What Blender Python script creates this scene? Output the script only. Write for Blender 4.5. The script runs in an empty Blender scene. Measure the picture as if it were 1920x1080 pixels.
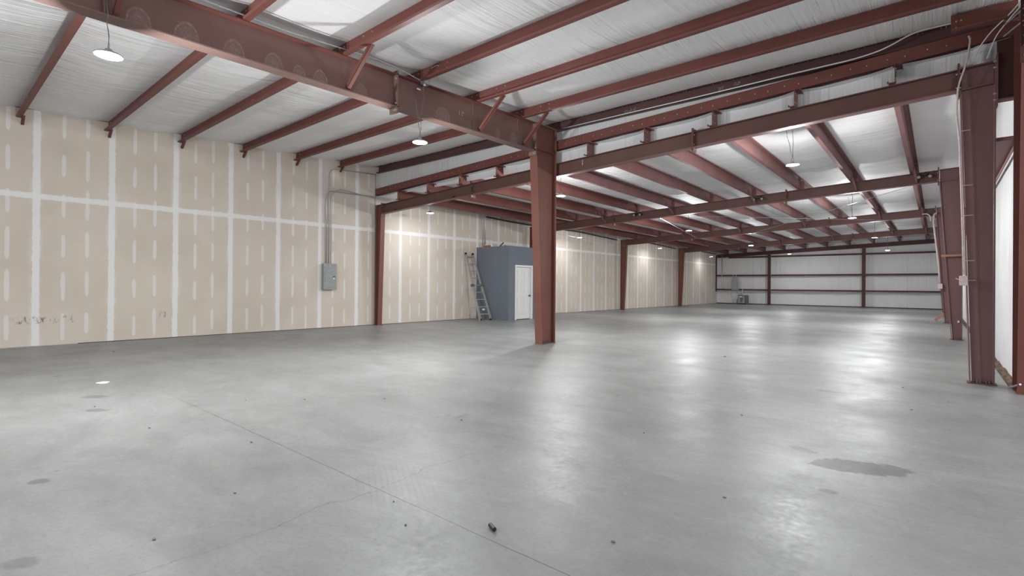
import bpy, bmesh, math, random
from mathutils import Vector, Matrix
C = bpy.context.scene.collection
S = bpy.context.scene
PI = math.pi

# ------------------------------------------------------------------ camera, world, exposure
YAW, PITCH, ROLL = math.radians(40.2326), math.radians(0.1495), math.radians(0.4451)
FPX, CY, EYE = 942.65, 532.18, 1.25
f0 = Vector((-math.sin(YAW), math.cos(YAW), 0)); r0 = Vector((math.cos(YAW), math.sin(YAW), 0)); u0 = Vector((0, 0, 1))
fw = f0 * math.cos(PITCH) + u0 * math.sin(PITCH); up = -f0 * math.sin(PITCH) + u0 * math.cos(PITCH)
rt = r0 * math.cos(ROLL) + up * math.sin(ROLL); up = -r0 * math.sin(ROLL) + up * math.cos(ROLL)
cam_data = bpy.data.cameras.new('camera'); cam = bpy.data.objects.new('camera', cam_data); C.objects.link(cam)
M = Matrix.Identity(4)
for i in range(3):
    M[i][0] = rt[i]; M[i][1] = up[i]; M[i][2] = -fw[i]
M[2][3] = EYE
cam.matrix_world = M
cam_data.sensor_width = 36; cam_data.sensor_fit = 'HORIZONTAL'
cam_data.lens = FPX / 1920 * 36
cam_data.shift_y = -(540 - CY) / 1920
cam_data.clip_start = 0.05; cam_data.clip_end = 200
S.camera = cam
W = bpy.data.worlds.new('world'); S.world = W; W.use_nodes = True
W.node_tree.nodes['Background'].inputs[0].default_value = (0.8, 0.85, 0.9, 1)
W.node_tree.nodes['Background'].inputs[1].default_value = 0.55
vs = S.view_settings
vs.view_transform = 'Standard'; vs.look = 'None'; vs.gamma = 1.0; vs.use_curve_mapping = False
vs.exposure = 1.12
LAMP_DOWN, LAMP_FILL = 26.0, 135.0   # watts of one high bay lamp: straight down, plus added round fill for the ceiling

# ------------------------------------------------------------------ node helpers
class NT:
    def __init__(s, name):
        s.m = bpy.data.materials.new(name); s.m.use_nodes = True
        s.t = s.m.node_tree; s.n = s.t.nodes; s.l = s.t.links
        s.b = s.n['Principled BSDF']
        s.tc = s.n.new('ShaderNodeTexCoord')
        s.co = s.tc.outputs['Object']
        sp = s.n.new('ShaderNodeSeparateXYZ'); s.l.new(s.co, sp.inputs[0]); s.x, s.y, s.z = sp.outputs
    def put(s, sock, v):
        if hasattr(v, 'is_output') or isinstance(v, bpy.types.NodeSocket): s.l.new(v, sock)
        elif isinstance(v, (tuple, list)) and len(v) == 3 and sock.type == 'RGBA': sock.default_value = (*v, 1)
        else: sock.default_value = v
    def m_(s, op, a, b=0.0, c=None, clamp=False):
        n = s.n.new('ShaderNodeMath'); n.operation = op; n.use_clamp = clamp
        s.put(n.inputs[0], a); s.put(n.inputs[1], b)
        if c is not None: s.put(n.inputs[2], c)
        return n.outputs[0]
    def scale(s, v):
        n = s.n.new('ShaderNodeMapping'); s.l.new(s.co, n.inputs[0]); n.inputs['Scale'].default_value = v
        return n.outputs[0]
    def noise(s, scale=5, detail=3, rough=0.5, vec=None, dist=0.0):
        n = s.n.new('ShaderNodeTexNoise'); s.l.new(vec if vec is not None else s.co, n.inputs['Vector'])
        n.inputs['Scale'].default_value = scale; n.inputs['Detail'].default_value = detail
        n.inputs['Roughness'].default_value = rough; n.inputs['Distortion'].default_value = dist
        return n.outputs['Fac']
    def voro(s, scale=5, vec=None, feature='F1'):
        n = s.n.new('ShaderNodeTexVoronoi'); s.l.new(vec if vec is not None else s.co, n.inputs['Vector'])
        n.feature = feature; n.inputs['Scale'].default_value = scale
        return n.outputs['Distance']
    def white(s, a, b):
        cm = s.n.new('ShaderNodeCombineXYZ'); s.put(cm.inputs[0], a); s.put(cm.inputs[1], b)
        n = s.n.new('ShaderNodeTexWhiteNoise'); n.noise_dimensions = '3D'; s.l.new(cm.outputs[0], n.inputs['Vector'])
        return n.outputs['Value']
    def rng(s, v, a, b, c=0.0, d=1.0, smooth=False):
        n = s.n.new('ShaderNodeMapRange'); n.clamp = True
        if smooth: n.interpolation_type = 'SMOOTHSTEP'
        s.put(n.inputs[0], v)
        for i, k in enumerate((a, b, c, d)): s.put(n.inputs[1 + i], k)
        return n.outputs[0]
    def mix(s, f, a, b, mode='MIX'):
        n = s.n.new('ShaderNodeMix'); n.data_type = 'RGBA'; n.blend_type = mode
        s.put(n.inputs[0], f); s.put(n.inputs[6], a); s.put(n.inputs[7], b)
        return n.outputs[2]
    def bump(s, h, strength=0.3, dist=0.02):
        n = s.n.new('ShaderNodeBump'); n.inputs['Strength'].default_value = strength; n.inputs['Distance'].default_value = dist
        s.put(n.inputs['Height'], h); s.l.new(n.outputs[0], s.b.inputs['Normal'])
    def fin(s, col=None, rough=None, metal=None, spec=None):
        for k, v in (('Base Color', col), ('Roughness', rough), ('Metallic', metal), ('Specular IOR Level', spec)):
            if v is not None: s.put(s.b.inputs[k], v)
        return s.m

def mat_steel(name, base, base2, scuff=0.0, rough=0.5):
    t = NT(name); base = tuple(c * 1.22 for c in base); base2 = tuple(c * 1.22 for c in base2)
    n1 = t.noise(1.3, 4, 0.6); n2 = t.noise(60, 2, 0.6)
    col = t.mix(t.rng(n1, 0.3, 0.7), base, base2)
    col = t.mix(t.rng(n2, 0.62, 0.75, 0, 0.35), col, tuple(min(1, c * 1.9 + .03) for c in base))
    if scuff:
        ring, blot = 0.0, 0.0
        wy = t.m_('MULTIPLY', t.m_('SUBTRACT', t.noise(4, 3), .5), .06)
        for (yc, wr, hz, zc) in ((-.55, .16, .24, -.16), (1.48, .12, .22, -.10), (1.93, .13, .25, -.10), (2.42, .13, .24, -.10), (2.90, .13, .24, -.10), (3.22, .09, .20, -.10), (3.52, .11, .22, -.08), (4.15, .10, .15, 0), (5.75, .16, .18, .06), (7.15, .07, .10, .12), (7.62, .12, .2, .05)):
            # rubbed arches left on the web; local frame of the web object starts at y=-5, z=3.9
            a = t.m_('DIVIDE', t.m_('SUBTRACT', t.m_('ADD', t.y, wy), yc + 5), wr)
            c = t.m_('DIVIDE', t.m_('SUBTRACT', t.z, .12 + zc), hz)
            r_ = t.m_('SQRT', t.m_('ADD', t.m_('MULTIPLY', a, a), t.m_('MULTIPLY', c, c)))
            ring = t.m_('MAXIMUM', t.m_('MULTIPLY', t.rng(r_, .86, .95), t.rng(r_, 1.06, .97)), ring)
            blot = t.m_('MAXIMUM', t.rng(r_, 1.0, .7), blot)
        sp = t.rng(t.noise(38, 3, .75), .55, .72)
        a = t.m_('MULTIPLY', t.m_('ADD', t.m_('MULTIPLY', ring, .8), t.m_('MULTIPLY', blot, .5)), 1.0 if scuff > .5 else 0.0)
        f = t.m_('MULTIPLY', t.m_('MULTIPLY', a, t.m_('ADD', sp, .22)), scuff)
        f = t.m_('ADD', f, t.m_('MULTIPLY', t.rng(t.noise(17, 4, .8), .66, .74), .35 * scuff), clamp=True)
        col = t.mix(f, col, (0.50, 0.42, 0.38))
    t.bump(t.noise(90, 2), .08, .004)
    return t.fin(col, rough, None, .22)

def mat_plain(name, col, rough=.5, metal=0.0, var=0.12):
    t = NT(name)
    n = t.noise(25, 3, .6)
    c = t.mix(t.rng(n, .35, .65), tuple(k * (1 - var) for k in col), tuple(min(1, k * (1 + var)) for k in col))
    return t.fin(c, rough, metal)

def mat_drywall():
    t = NT('taped_drywall')
    wob = t.m_('MULTIPLY', t.m_('SUBTRACT', t.noise(3.2, 4, .6), .5), .05)
    wob2 = t.m_('MULTIPLY', t.m_('SUBTRACT', t.noise(14, 3, .7), .5), .05)
    yb = t.m_('GREATER_THAN', t.y, 9.15)
    ph = t.m_('ADD', 1.469, t.m_('MULTIPLY', yb, 9.99 - 1.469))
    tt = t.m_('DIVIDE', t.m_('SUBTRACT', t.m_('ADD', t.y, t.m_('MULTIPLY', wob, .35)), ph), 1.158)
    idx = t.m_('FLOOR', t.m_('ADD', tt, .5))
    fr = t.m_('SUBTRACT', tt, idx)
    af = t.m_('ABSOLUTE', fr)
    d = t.m_('ADD', t.m_('MULTIPLY', af, 1.158), wob2)
    seam = t.rng(d, .062, .046, smooth=True)
    d3 = t.m_('ADD', t.m_('ABSOLUTE', t.m_('SUBTRACT', t.z, 2.9)), wob2)
    d3 = t.m_('ADD', d3, t.m_('MULTIPLY', wob, .3))
    tape = t.rng(d3, .062, .046, smooth=True)
    # fastener strips on the two studs inside each board
    side = t.m_('SIGN', fr)
    d2 = t.m_('ABSOLUTE', t.m_('SUBTRACT', t.m_('MULTIPLY', af, 1.158), .395))
    zz = t.m_('DIVIDE', t.m_('ADD', t.z, t.m_('MULTIPLY', t.white(idx, side), .16)), .80)
    zc = t.m_('FLOOR', zz); zf = t.m_('SUBTRACT', t.m_('SUBTRACT', zz, zc), .52)
    rnd = t.white(t.m_('ADD', t.m_('MULTIPLY', idx, 2.3), side), zc)
    half = t.m_('ADD', .26, t.m_('MULTIPLY', rnd, .14))
    e = t.m_('ADD', t.m_('POWER', t.m_('DIVIDE', d2, t.m_('ADD', .031, t.m_('MULTIPLY', wob, .6))), 2.0),
             t.m_('POWER', t.m_('ABSOLUTE', t.m_('DIVIDE', zf, half)), 6.0))
    strip = t.m_('MULTIPLY', t.rng(e, 1.2, .85), .55)
    base = t.mix(t.rng(t.noise(1.1, 3), .3, .7), BEIGE1, BEIGE2)
    base = t.mix(t.rng(t.noise(.45, 2), .45, .75, 0, .35), base, (.66, .62, .57))
    col = t.mix(strip, base, MUD)
    col = t.mix(t.m_('MULTIPLY', tape, .88), col, MUD)
    col = t.mix(t.m_('MULTIPLY', seam, .9), col, MUD)
    # soft smear beside joints
    sm = t.m_('MULTIPLY', t.rng(d, .12, .05), t.rng(t.noise(1.7, 2), .5, .62, 0, .35))
    col = t.mix(sm, col, MUD)
    # dark hand smudges low on the wall
    def smudge(y0, w, z0):
        a = t.rng(t.m_('ABSOLUTE', t.m_('SUBTRACT', t.y, y0)), w, w * .7)
        b = t.rng(t.m_('ABSOLUTE', t.m_('SUBTRACT', t.z, z0)), .085, .05)
        return t.m_('MULTIPLY', a, b)
    sx = smudge(1.60, .52, .50)
    for (a_, w_) in ((3.55, .07), (3.75, .03)): sx = t.m_('MAXIMUM', sx, smudge(a_, w_, .53))
    fing = t.rng(t.noise(9, 4, .8, t.scale((1, 2.2, .8))), .50, .60)
    col = t.mix(t.m_('MULTIPLY', t.m_('MULTIPLY', sx, fing), .75), col, (.10, .08, .065))
    t.bump(t.m_('ADD', seam, t.m_('MULTIPLY', t.noise(40, 3), .15)), .12, .004)
    return t.fin(col, .85, None, .2)

def mat_concrete():
    t = NT('polished_concrete')
    col = t.mix(t.rng(t.noise(.35, 5, .6), .3, .7), CONC1, CONC2)
    col = t.mix(t.rng(t.noise(1.3, 8, .7, t.scale((.7, 1.5, 1)), dist=.7), .42, .70, 0, .6), col, tuple(c * .80 for c in CONC1))
    col = t.mix(t.rng(t.noise(5.5, 6, .7, dist=1.2), .5, .8, 0, .4), col, tuple(min(1, c * 1.15) for c in CONC2))
    col = t.mix(t.rng(t.noise(38, 6, .8), .50, .74, 0, .55), col, tuple(c * .7 for c in CONC1))
    # small dark scuffs, stretched along the hall
    sc = t.noise(2.4, 5, .7, t.scale((1.0, .55, 1)))
    col = t.mix(t.rng(sc, .665, .71, 0, .5), col, (.10, .095, .085))
    # tyre like hatch prints
    hm = t.rng(t.noise(.9, 3), .60, .66, 0, .22)
    wv = t.m_('SINE', t.m_('MULTIPLY', t.m_('ADD', t.x, t.m_('MULTIPLY', t.y, 1.6)), 90))
    col = t.mix(t.m_('MULTIPLY', hm, t.rng(wv, .2, .8)), col, tuple(c * .86 for c in CONC1))
    # saw cut across the hall and a wandering crack along it
    w = t.m_('MULTIPLY', t.m_('SUBTRACT', t.noise(3, 4), .5), .02)
    dy = t.m_('ABSOLUTE', t.m_('ADD', t.m_('SUBTRACT', t.y, 1.82), w))
    ln = t.m_('MULTIPLY', t.rng(dy, .0045, .0015), t.rng(t.x, -7.2, -5.5, .1, .7))
    col = t.mix(ln, col, (.05, .05, .045))
    w2 = t.m_('MULTIPLY', t.m_('SUBTRACT', t.noise(1.5, 6, .6), .5), .35)
    dx = t.m_('ABSOLUTE', t.m_('ADD', t.m_('ADD', t.x, 2.62), w2))
    l2 = t.m_('MULTIPLY', t.rng(dx, .005, .001), t.rng(t.y, 3.4, 2.6, 0, .5))
    col = t.mix(l2, col, (.10, .10, .09))
    # oil-dark stain with ragged outline
    def stain(x0, y0, rx, ry, edge, amt, rot=0.0):
        c_, s_ = math.cos(rot), math.sin(rot)
        ux = t.m_('SUBTRACT', t.x, x0); uy = t.m_('SUBTRACT', t.y, y0)
        a = t.m_('ADD', t.m_('MULTIPLY', ux, c_ / rx), t.m_('MULTIPLY', uy, s_ / rx))
        b = t.m_('ADD', t.m_('MULTIPLY', ux, -s_ / ry), t.m_('MULTIPLY', uy, c_ / ry))
        r = t.m_('SQRT', t.m_('ADD', t.m_('MULTIPLY', a, a), t.m_('MULTIPLY', b, b)))
        r = t.m_('ADD', r, t.m_('MULTIPLY', t.m_('SUBTRACT', t.noise(6, 6, .68, t.scale((1, 1.8, 1))), .5), 1.7))
        return t.rng(r, 1.05 + edge, 1.0 - edge, 0, amt)
    st = stain(-.40, 4.25, .30, .15, .05, .62, .42)
    for a in ((-.78, 4.42, .10, .05, .1, .25, -.5), (-.50, 3.62, .05, .035, .15, .4, .3), (-4.28, .50, .06, .045, .15, .55, .9),
              (-7.0, 1.25, .13, .08, .15, .4, .6), (-6.25, 1.13, .10, .06, .15, .4, .6), (-2.9, .18, .08, .05, .2, .45, .6),
              (-3.1, .30, .07, .05, .2, .4, .6), (-2.75, .32, .08, .04, .2, .4, .6), (-1.0, 7.1, .14, .06, .15, .3, .1)):
        st = t.m_('MAXIMUM', st, stain(*a))
    col = t.mix(st, col, (.07, .07, .066))
    rough = t.m_('ADD', t.rng(t.noise(1.1, 5, .65), .3, .7, FR0, FR1), t.rng(t.noise(24, 4, .7), .3, .7, -.04, .07))
    rough = t.m_('ADD', rough, t.m_('MULTIPLY', st, .1))
    t.bump(t.m_('ADD', t.noise(60, 4, .7), t.m_('MULTIPLY', t.noise(4, 3), .8)), .10, .004)
    return t.fin(col, rough, None, .30)

def mat_insul(name, axis):
    t = NT(name)
    sc = {'y': (5.5, .45, 1), 'x': (.45, 5.5, 1), 'zx': (5.5, 5.5, .45)}[axis]
    a = t.noise(1.0, 4, .55, t.scale(sc), .4)
    sc2 = tuple(k * (4.5 if k > 1 else 1.8) for k in sc)
    b = t.noise(1.0, 3, .6, t.scale(sc2), .3)
    big = t.noise(.8, 3)
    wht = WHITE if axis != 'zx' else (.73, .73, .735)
    fine = t.noise(70, 2)
    mask = t.rng(t.noise(.55, 2), .35, .65, .25, 1)
    h = t.m_('MULTIPLY', t.m_('ADD', t.m_('ADD', a, t.m_('MULTIPLY', b, .5)), t.m_('MULTIPLY', big, .8)), mask)
    h = t.m_('ADD', h, t.m_('MULTIPLY', fine, .02))
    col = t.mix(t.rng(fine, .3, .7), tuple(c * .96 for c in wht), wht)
    if axis == 'zx':   # facing of the wall blankets: overlapped joints
        u = t.m_('ADD', t.x, t.y)
        q = t.m_('FRACT', t.m_('DIVIDE', u, 1.75))
        j = t.rng(t.m_('ABSOLUTE', t.m_('SUBTRACT', q, .5)), .012, .004)
        col = t.mix(t.m_('MULTIPLY', j, .3), col, (.45, .45, .45))
    t.bump(h, .8, .07)
    return t.fin(col, .62, None, .3)

WHITE = (.86, .855, .86)
BEIGE1, BEIGE2, MUD = (.60, .528, .452), (.66, .59, .515), (.80, .80, .785)
CONC1, CONC2 = (.205, .209, .207), (.31, .316, .313)
FR0, FR1 = .33, .50
MT = dict(
    red=mat_steel('red_oxide_steel', (.128, .046, .038), (.152, .058, .049)),
    redB=mat_steel('mauve_oxide_steel', (.165, .082, .078), (.21, .105, .10)),
    redcol=mat_steel('red_column_steel', (.145, .060, .047), (.170, .076, .062)),
    eave=mat_steel('eave_strut_steel', (.090, .046, .044), (.115, .062, .058), .15),
    brown=mat_steel('scuffed_brown_steel', (.145, .086, .075), (.175, .10, .09), 1.0),
    brownf=mat_steel('brown_flange_steel', (.150, .096, .084), (.18, .115, .10), .2, .65),
    brown2=mat_steel('brown_steel', (.095, .052, .042), (.125, .065, .056), .18),
    colm=mat_steel('primed_column_steel', (.165, .090, .088), (.19, .103, .101)),
    dark=mat_steel('dark_oxide_steel', (.055, .024, .022), (.075, .034, .03), .15),
    drywall=mat_drywall(), floor=mat_concrete(),
    insA=mat_insul('white_vinyl_insulation_near', 'y'), insB=mat_insul('white_vinyl_insulation_far', 'x'),
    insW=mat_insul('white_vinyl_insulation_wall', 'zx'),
    bolt=mat_plain('zinc_bolt', (.62, .58, .45), .35, .6),
    galv=mat_plain('galvanised_conduit', (.48, .49, .50), .38, .6),
    grey=mat_plain('grey_enamel', (.30, .305, .31), .45),
    greyd=mat_plain('dark_grey_enamel', (.12, .125, .13), .5),
    white=mat_plain('white_paint', (.78, .78, .77), .45, var=.03),
    pink=mat_plain('pale_conduit_paint', (.62, .52, .50), .5),
    black=mat_plain('black_rubber_and_gap_shade', (.015, .015, .016), .5),  # rubber, and the painted shade under the left wall
    cord=mat_plain('grey_cord', (.14, .14, .15), .5),
    blue=mat_plain('slate_blue_paint', (.150, .172, .210), .7, var=.06),
    alu=mat_plain('worn_aluminium', (.42, .42, .40), .45, .5),
    salmon=mat_plain('salmon_primer', (.48, .24, .19), .5),
    dirt=mat_plain('brown_dirt', (.12, .075, .05), .95, var=.6),
    housing=mat_plain('lamp_housing', (.40, .40, .41), .4, .3),
    redtag=mat_plain('red_tag', (.45, .05, .04), .5),
    chalk=mat_plain('chalk_mark', (.42, .36, .32), .9, var=.35),
    slabedge=mat_plain('pale_concrete_edge', (.52, .50, .46), .9),
)
def mat_emit():
    t = NT('lit_lens'); t.b.inputs['Base Color'].default_value = (1, 1, 1, 1)
    t.b.inputs['Emission Color'].default_value = (1, 1, .99, 1); t.b.inputs['Emission Strength'].default_value = 14
    return t.m
MT['emit'] = mat_emit()

# ------------------------------------------------------------------ mesh helpers
def BM(): return bmesh.new()
def box(bm, x0, x1, y0, y1, z0, z1):
    v = [bm.verts.new(p) for p in ((x0,y0,z0),(x1,y0,z0),(x1,y1,z0),(x0,y1,z0),(x0,y0,z1),(x1,y0,z1),(x1,y1,z1),(x0,y1,z1))]
    for f in ((0,3,2,1),(4,5,6,7),(0,1,5,4),(1,2,6,5),(2,3,7,6),(3,0,4,7)): bm.faces.new([v[i] for i in f])
    return bm
def prism(bm, pts, vec):
    vec = Vector(vec); a = [bm.verts.new(p) for p in pts]; b = [bm.verts.new(Vector(p) + vec) for p in pts]
    n = len(pts); bm.faces.new(a); bm.faces.new(list(reversed(b)))
    for i in range(n): bm.faces.new([a[i], b[i], b[(i+1) % n], a[(i+1) % n]])
    return bm
def tube(bm, pts, r, seg=8):
    pts = [Vector(p) for p in pts]; rings = []
    for i, p in enumerate(pts):
        d = (pts[min(i+1, len(pts)-1)] - pts[max(i-1, 0)]).normalized()
        a = d.cross(Vector((0, 0, 1))); 
        if a.length < .05: a = d.cross(Vector((1, 0, 0)))
        a.normalize(); b = d.cross(a).normalized()
        if rings and False: pass
        rings.append([bm.verts.new(p + a * r * math.cos(2*PI*k/seg) + b * r * math.sin(2*PI*k/seg)) for k in range(seg)])
    for i in range(len(rings) - 1):
        # match nearest vertex to avoid twist
        A, B = rings[i], rings[i+1]
        off = min(range(seg), key=lambda o: (A[0].co - B[o].co).length)
        dirn = 1 if (A[1].co - B[(off+1) % seg].co).length < (A[1].co - B[(off-1) % seg].co).length else -1
        B2 = [B[(off + dirn * k) % seg] for k in range(seg)]; rings[i+1] = B2
        for k in range(seg): bm.faces.new([A[k], A[(k+1) % seg], B2[(k+1) % seg], B2[k]])
    bm.faces.new(list(reversed(rings[0]))); bm.faces.new(rings[-1])
    return bm
def bend(pts, r=.12, n=5):
    """round the corners of a polyline"""
    P = [Vector(p) for p in pts]; out = [P[0]]
    for i in range(1, len(P) - 1):
        a = (P[i-1] - P[i]); b = (P[i+1] - P[i]); rr = min(r, a.length * .45, b.length * .45)
        s = P[i] + a.normalized() * rr; e = P[i] + b.normalized() * rr
        for k in range(n + 1):
            t = k / n; out.append((1-t)**2 * s + 2*t*(1-t) * P[i] + t*t * e)
    out.append(P[-1]); return out
def lathe(bm, prof, seg=32, cx=0, cy=0):
    rings = []
    for r, z in prof:
        if r < 1e-5: rings.append([bm.verts.new((cx, cy, z))])
        else: rings.append([bm.verts.new((cx + r*math.cos(2*PI*k/seg), cy + r*math.sin(2*PI*k/seg), z)) for k in range(seg)])
    for A, B in zip(rings, rings[1:]):
        for k in range(seg):
            a0, a1 = A[k % len(A)], A[(k+1) % len(A)]; b0, b1 = B[k % len(B)], B[(k+1) % len(B)]
            vs_ = []
            for v in (a0, a1, b1, b0):
                if v not in vs_: vs_.append(v)
            if len(vs_) >= 3: bm.faces.new(vs_)
    return bm
def bolt_bm(bm, p, axis='x', r=.013, h=.014):
    p = Vector(p); ax = {'x': Vector((1,0,0)), 'y': Vector((0,-1,0)), '-z': Vector((0,0,-1))}[axis]
    tube(bm, [p, p + ax * h], r, 6); tube(bm, [p + ax * h, p + ax * (h + .010)], r * .5, 6); return bm
def obj(name, bm, mat, parent=None, smooth=False, origin=None):
    bmesh.ops.recalc_face_normals(bm, faces=bm.faces[:])
    if origin is not None:
        o_ = Vector(origin)
        for v in bm.verts: v.co -= o_
    me = bpy.data.meshes.new(name); bm.to_mesh(me); bm.free()
    me.materials.append(MT[mat] if isinstance(mat, str) else mat)
    if smooth:
        for p in me.polygons: p.use_smooth = True
    o = bpy.data.objects.new(name, me); C.objects.link(o)
    if origin is not None: o.location = origin
    if parent is not None: o.parent = parent
    return o
def tag(o, label=None, cat=None, group=None, kind=None):
    if label: o['label'] = label
    if cat: o['category'] = cat
    if group: o['group'] = group
    if kind: o['kind'] = kind
    return o
def empty(name, label, cat, loc=(0,0,0), group=None):
    o = bpy.data.objects.new(name, None); o.empty_display_size = .1; C.objects.link(o); o.location = loc
    return tag(o, label, cat, group)
def struct(name, bm, mat, **k): return tag(obj(name, bm, mat, **k), kind='structure')
def part(name, bm, mat, root, smooth=False):
    """a part modelled in world coordinates under a root that stands somewhere"""
    o = obj(name, bm, mat, None, smooth, origin=tuple(root.location)); o.location = (0, 0, 0); o.parent = root
    return o
def copy_tree(o, parent=None):
    c = o.copy(); C.objects.link(c); c.parent = parent
    for ch in o.children: copy_tree(ch, c)
    return c
ORD = ['first', 'second', 'third', 'fourth', 'fifth', 'sixth', 'seventh', 'eighth', 'ninth', 'tenth', 'eleventh']

# ------------------------------------------------------------------ dimensions
def XW(y): return -13.31 + .016 * y                    # left wall line
def ZA(y): return 4.65 + .038 * (y - 9.15)             # underside of near-hall purlins
PD = .20                                               # near purlin depth
def ZT(x): return 3.66 + .0415 * (x + 12.6)            # top of far-hall rafters
RD = .285                                              # far rafter depth
QD = .265                                              # far purlin depth
def ZC(x): return ZT(x) + QD + .02                     # far ceiling
YF = [9.07, 16.38, 23.95, 31.4, 38.85]                 # far-hall frame lines
YA = [1.25, 2.56, 3.88, 5.21, 6.56, 7.85]              # near-hall purlins
YEND, YBACK, XR, XFAR = 39.0, -7.5, .81, 6.5

# ------------------------------------------------------------------ setting
b = BM(); box(b, -13.6, .70, 9.0, YEND + .3, -.2, 0); box(b, -13.6, XFAR + .2, YBACK - .2, 9.0, -.2, 0)
bmesh.ops.remove_doubles(b, verts=b.verts[:], dist=1e-5)
struct('floor', b, 'floor')
b = BM(); rnd = random.Random(3)
n = 120
g = [[b.verts.new((.70 + .12 * j / 3, 9.15 + (YEND - 9.15) * i / n, -.03 + rnd.uniform(0, .035))) for j in range(4)] for i in range(n + 1)]
for i in range(n):
    for j in range(3): b.faces.new([g[i][j], g[i+1][j], g[i+1][j+1], g[i][j+1]])
struct('trim_1', b, 'dirt')
# left wall
b = BM()
def quad(bm, pts): bm.faces.new([bm.verts.new(p) for p in pts])
prism(b, [(XW(YBACK), YBACK, .012), (XW(9.15), 9.15, .012), (XW(9.15), 9.15, ZA(9.15) + .21), (XW(YBACK), YBACK, ZA(YBACK) + .21)], (-.12, 0, 0))
prism(b, [(XW(9.15), 9.15, .012), (XW(YEND), YEND, .012), (XW(YEND), YEND, 3.97), (XW(9.15), 9.15, 3.97)], (-.12, 0, 0))
struct('wall_left', b, 'drywall')
b = BM()
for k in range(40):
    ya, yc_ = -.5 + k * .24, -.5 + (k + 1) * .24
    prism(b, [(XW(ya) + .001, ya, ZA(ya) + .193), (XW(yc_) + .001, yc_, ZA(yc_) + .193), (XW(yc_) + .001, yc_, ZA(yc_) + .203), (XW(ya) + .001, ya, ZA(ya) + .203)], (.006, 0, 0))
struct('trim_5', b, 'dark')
# black strip painted in for the shade in the gap under the boards
b = BM(); prism(b, [(XW(YBACK) - .004, YBACK, 0), (XW(YEND) - .004, YEND, 0), (XW(YEND) - .004, YEND, .012), (XW(YBACK) - .004, YBACK, .012)], (-.1, 0, 0))
struct('gap_shade_left', b, 'black')
b = BM(); box(b, XW(0) + .0, XW(0) + .045, -1.0, 2.1, 0, .012); struct('trim_4', b, 'slabedge')
# near ceiling: one sagging sheet
def sheet(bm, nx, ny, fn):
    g = [[bm.verts.new(fn(i / nx, j / ny)) for j in range(ny + 1)] for i in range(nx + 1)]
    for i in range(nx):
        for j in range(ny): bm.faces.new([g[i][j], g[i+1][j], g[i+1][j+1], g[i][j+1]])
ext = [YA[0] - 1.31 * k for k in range(7, 0, -1)]
lines = ext + YA + [9.14]
rnd = random.Random(5)
b = BM(); rows = []
NX = 90
xs = [XW(0) - .12 + (XFAR + 13.5) * i / NX for i in range(NX + 1)]
ysamp = []
for a, c in zip(lines, lines[1:]):
    for k in range(10): ysamp.append((a + (c - a) * k / 10, k / 10, a))
ysamp.append((9.14, 0, 9.14))
wv = [rnd.uniform(0, 6.28) for _ in range(40)]
for (y, t, a) in ysamp:
    row = []
    for i, x in enumerate(xs):
        k = int(round((a - lines[0]) / 1.31)); ph = wv[k % 40]
        sag = 4 * t * (1 - t) * (.045 + .018 * math.sin(x * 1.3 + ph) + .010 * math.sin(x * 4.1 + 2 * ph))
        row.append(b.verts.new((x, y, ZA(y) + PD + .012 - sag)))
    rows.append(row)
for r0_, r1_ in zip(rows, rows[1:]):
    for i in range(NX): b.faces.new([r0_[i], r0_[i+1], r1_[i+1], r1_[i]])
struct('ceiling_near', b, 'insA', smooth=True)
# far ceiling
XP = [-11.87, -10.59, -9.33, -8.06, -6.80, -5.53, -4.27, -3.0, -1.735, -.47]
lx = [XW(20) - .3, -13.02] + XP + [.80, 1.0]
b = BM(); NY = 150; cols = []
xsamp = []
for a, c in zip(lx, lx[1:]):
    m = 8 if c - a > .6 else 1
    for k in range(m): xsamp.append((a + (c - a) * k / m, k / m if m > 1 else 0, a))
xsamp.append((lx[-1], 0, lx[-1]))
for (x, t, a) in xsamp:
    col = []; ph = (a * 7.7) % 6.28
    for j in range(NY + 1):
        y = 9.05 + (YEND + .1 - 9.05) * j / NY
        sag = 4 * t * (1 - t) * (.040 + .016 * math.sin(y * 1.5 + ph) + .010 * math.sin(y * 3.9 + 2 * ph))
        col.append(b.verts.new((x, y, ZC(x) + .004 - sag)))
    cols.append(col)
for c0, c1 in zip(cols, cols[1:]):
    for j in range(NY): b.faces.new([c0[j], c0[j+1], c1[j+1], c1[j]])
struct('ceiling_far', b, 'insB', smooth=True)
# rear wall, right wall of the far hall, unseen walls around the near hall
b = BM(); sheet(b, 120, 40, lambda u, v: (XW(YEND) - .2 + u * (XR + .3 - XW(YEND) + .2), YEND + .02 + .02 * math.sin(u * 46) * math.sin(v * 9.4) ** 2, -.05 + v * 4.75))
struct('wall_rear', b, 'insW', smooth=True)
def rightw(u, v):
    y = 9.22 + u * (YEND + .1 - 9.22); z = -.08 + v * 4.7
    bl = math.sin(PI * min(1, max(0, (z) / 3.2))) if z < 3.2 else .5 * abs(math.sin(PI * (z - 3.2) / 1.4))
    return (XR + .02 - .045 * bl * (.6 + .4 * math.sin(y * 5.1)) - .012 * math.sin(y * 17) * bl, y, z)
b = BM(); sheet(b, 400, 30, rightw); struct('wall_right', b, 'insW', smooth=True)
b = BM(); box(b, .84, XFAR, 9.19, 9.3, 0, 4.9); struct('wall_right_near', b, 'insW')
b = BM(); box(b, XFAR, XFAR + .1, YBACK, 9.3, 0, 4.9); struct('wall_east', b, 'insW')
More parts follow.
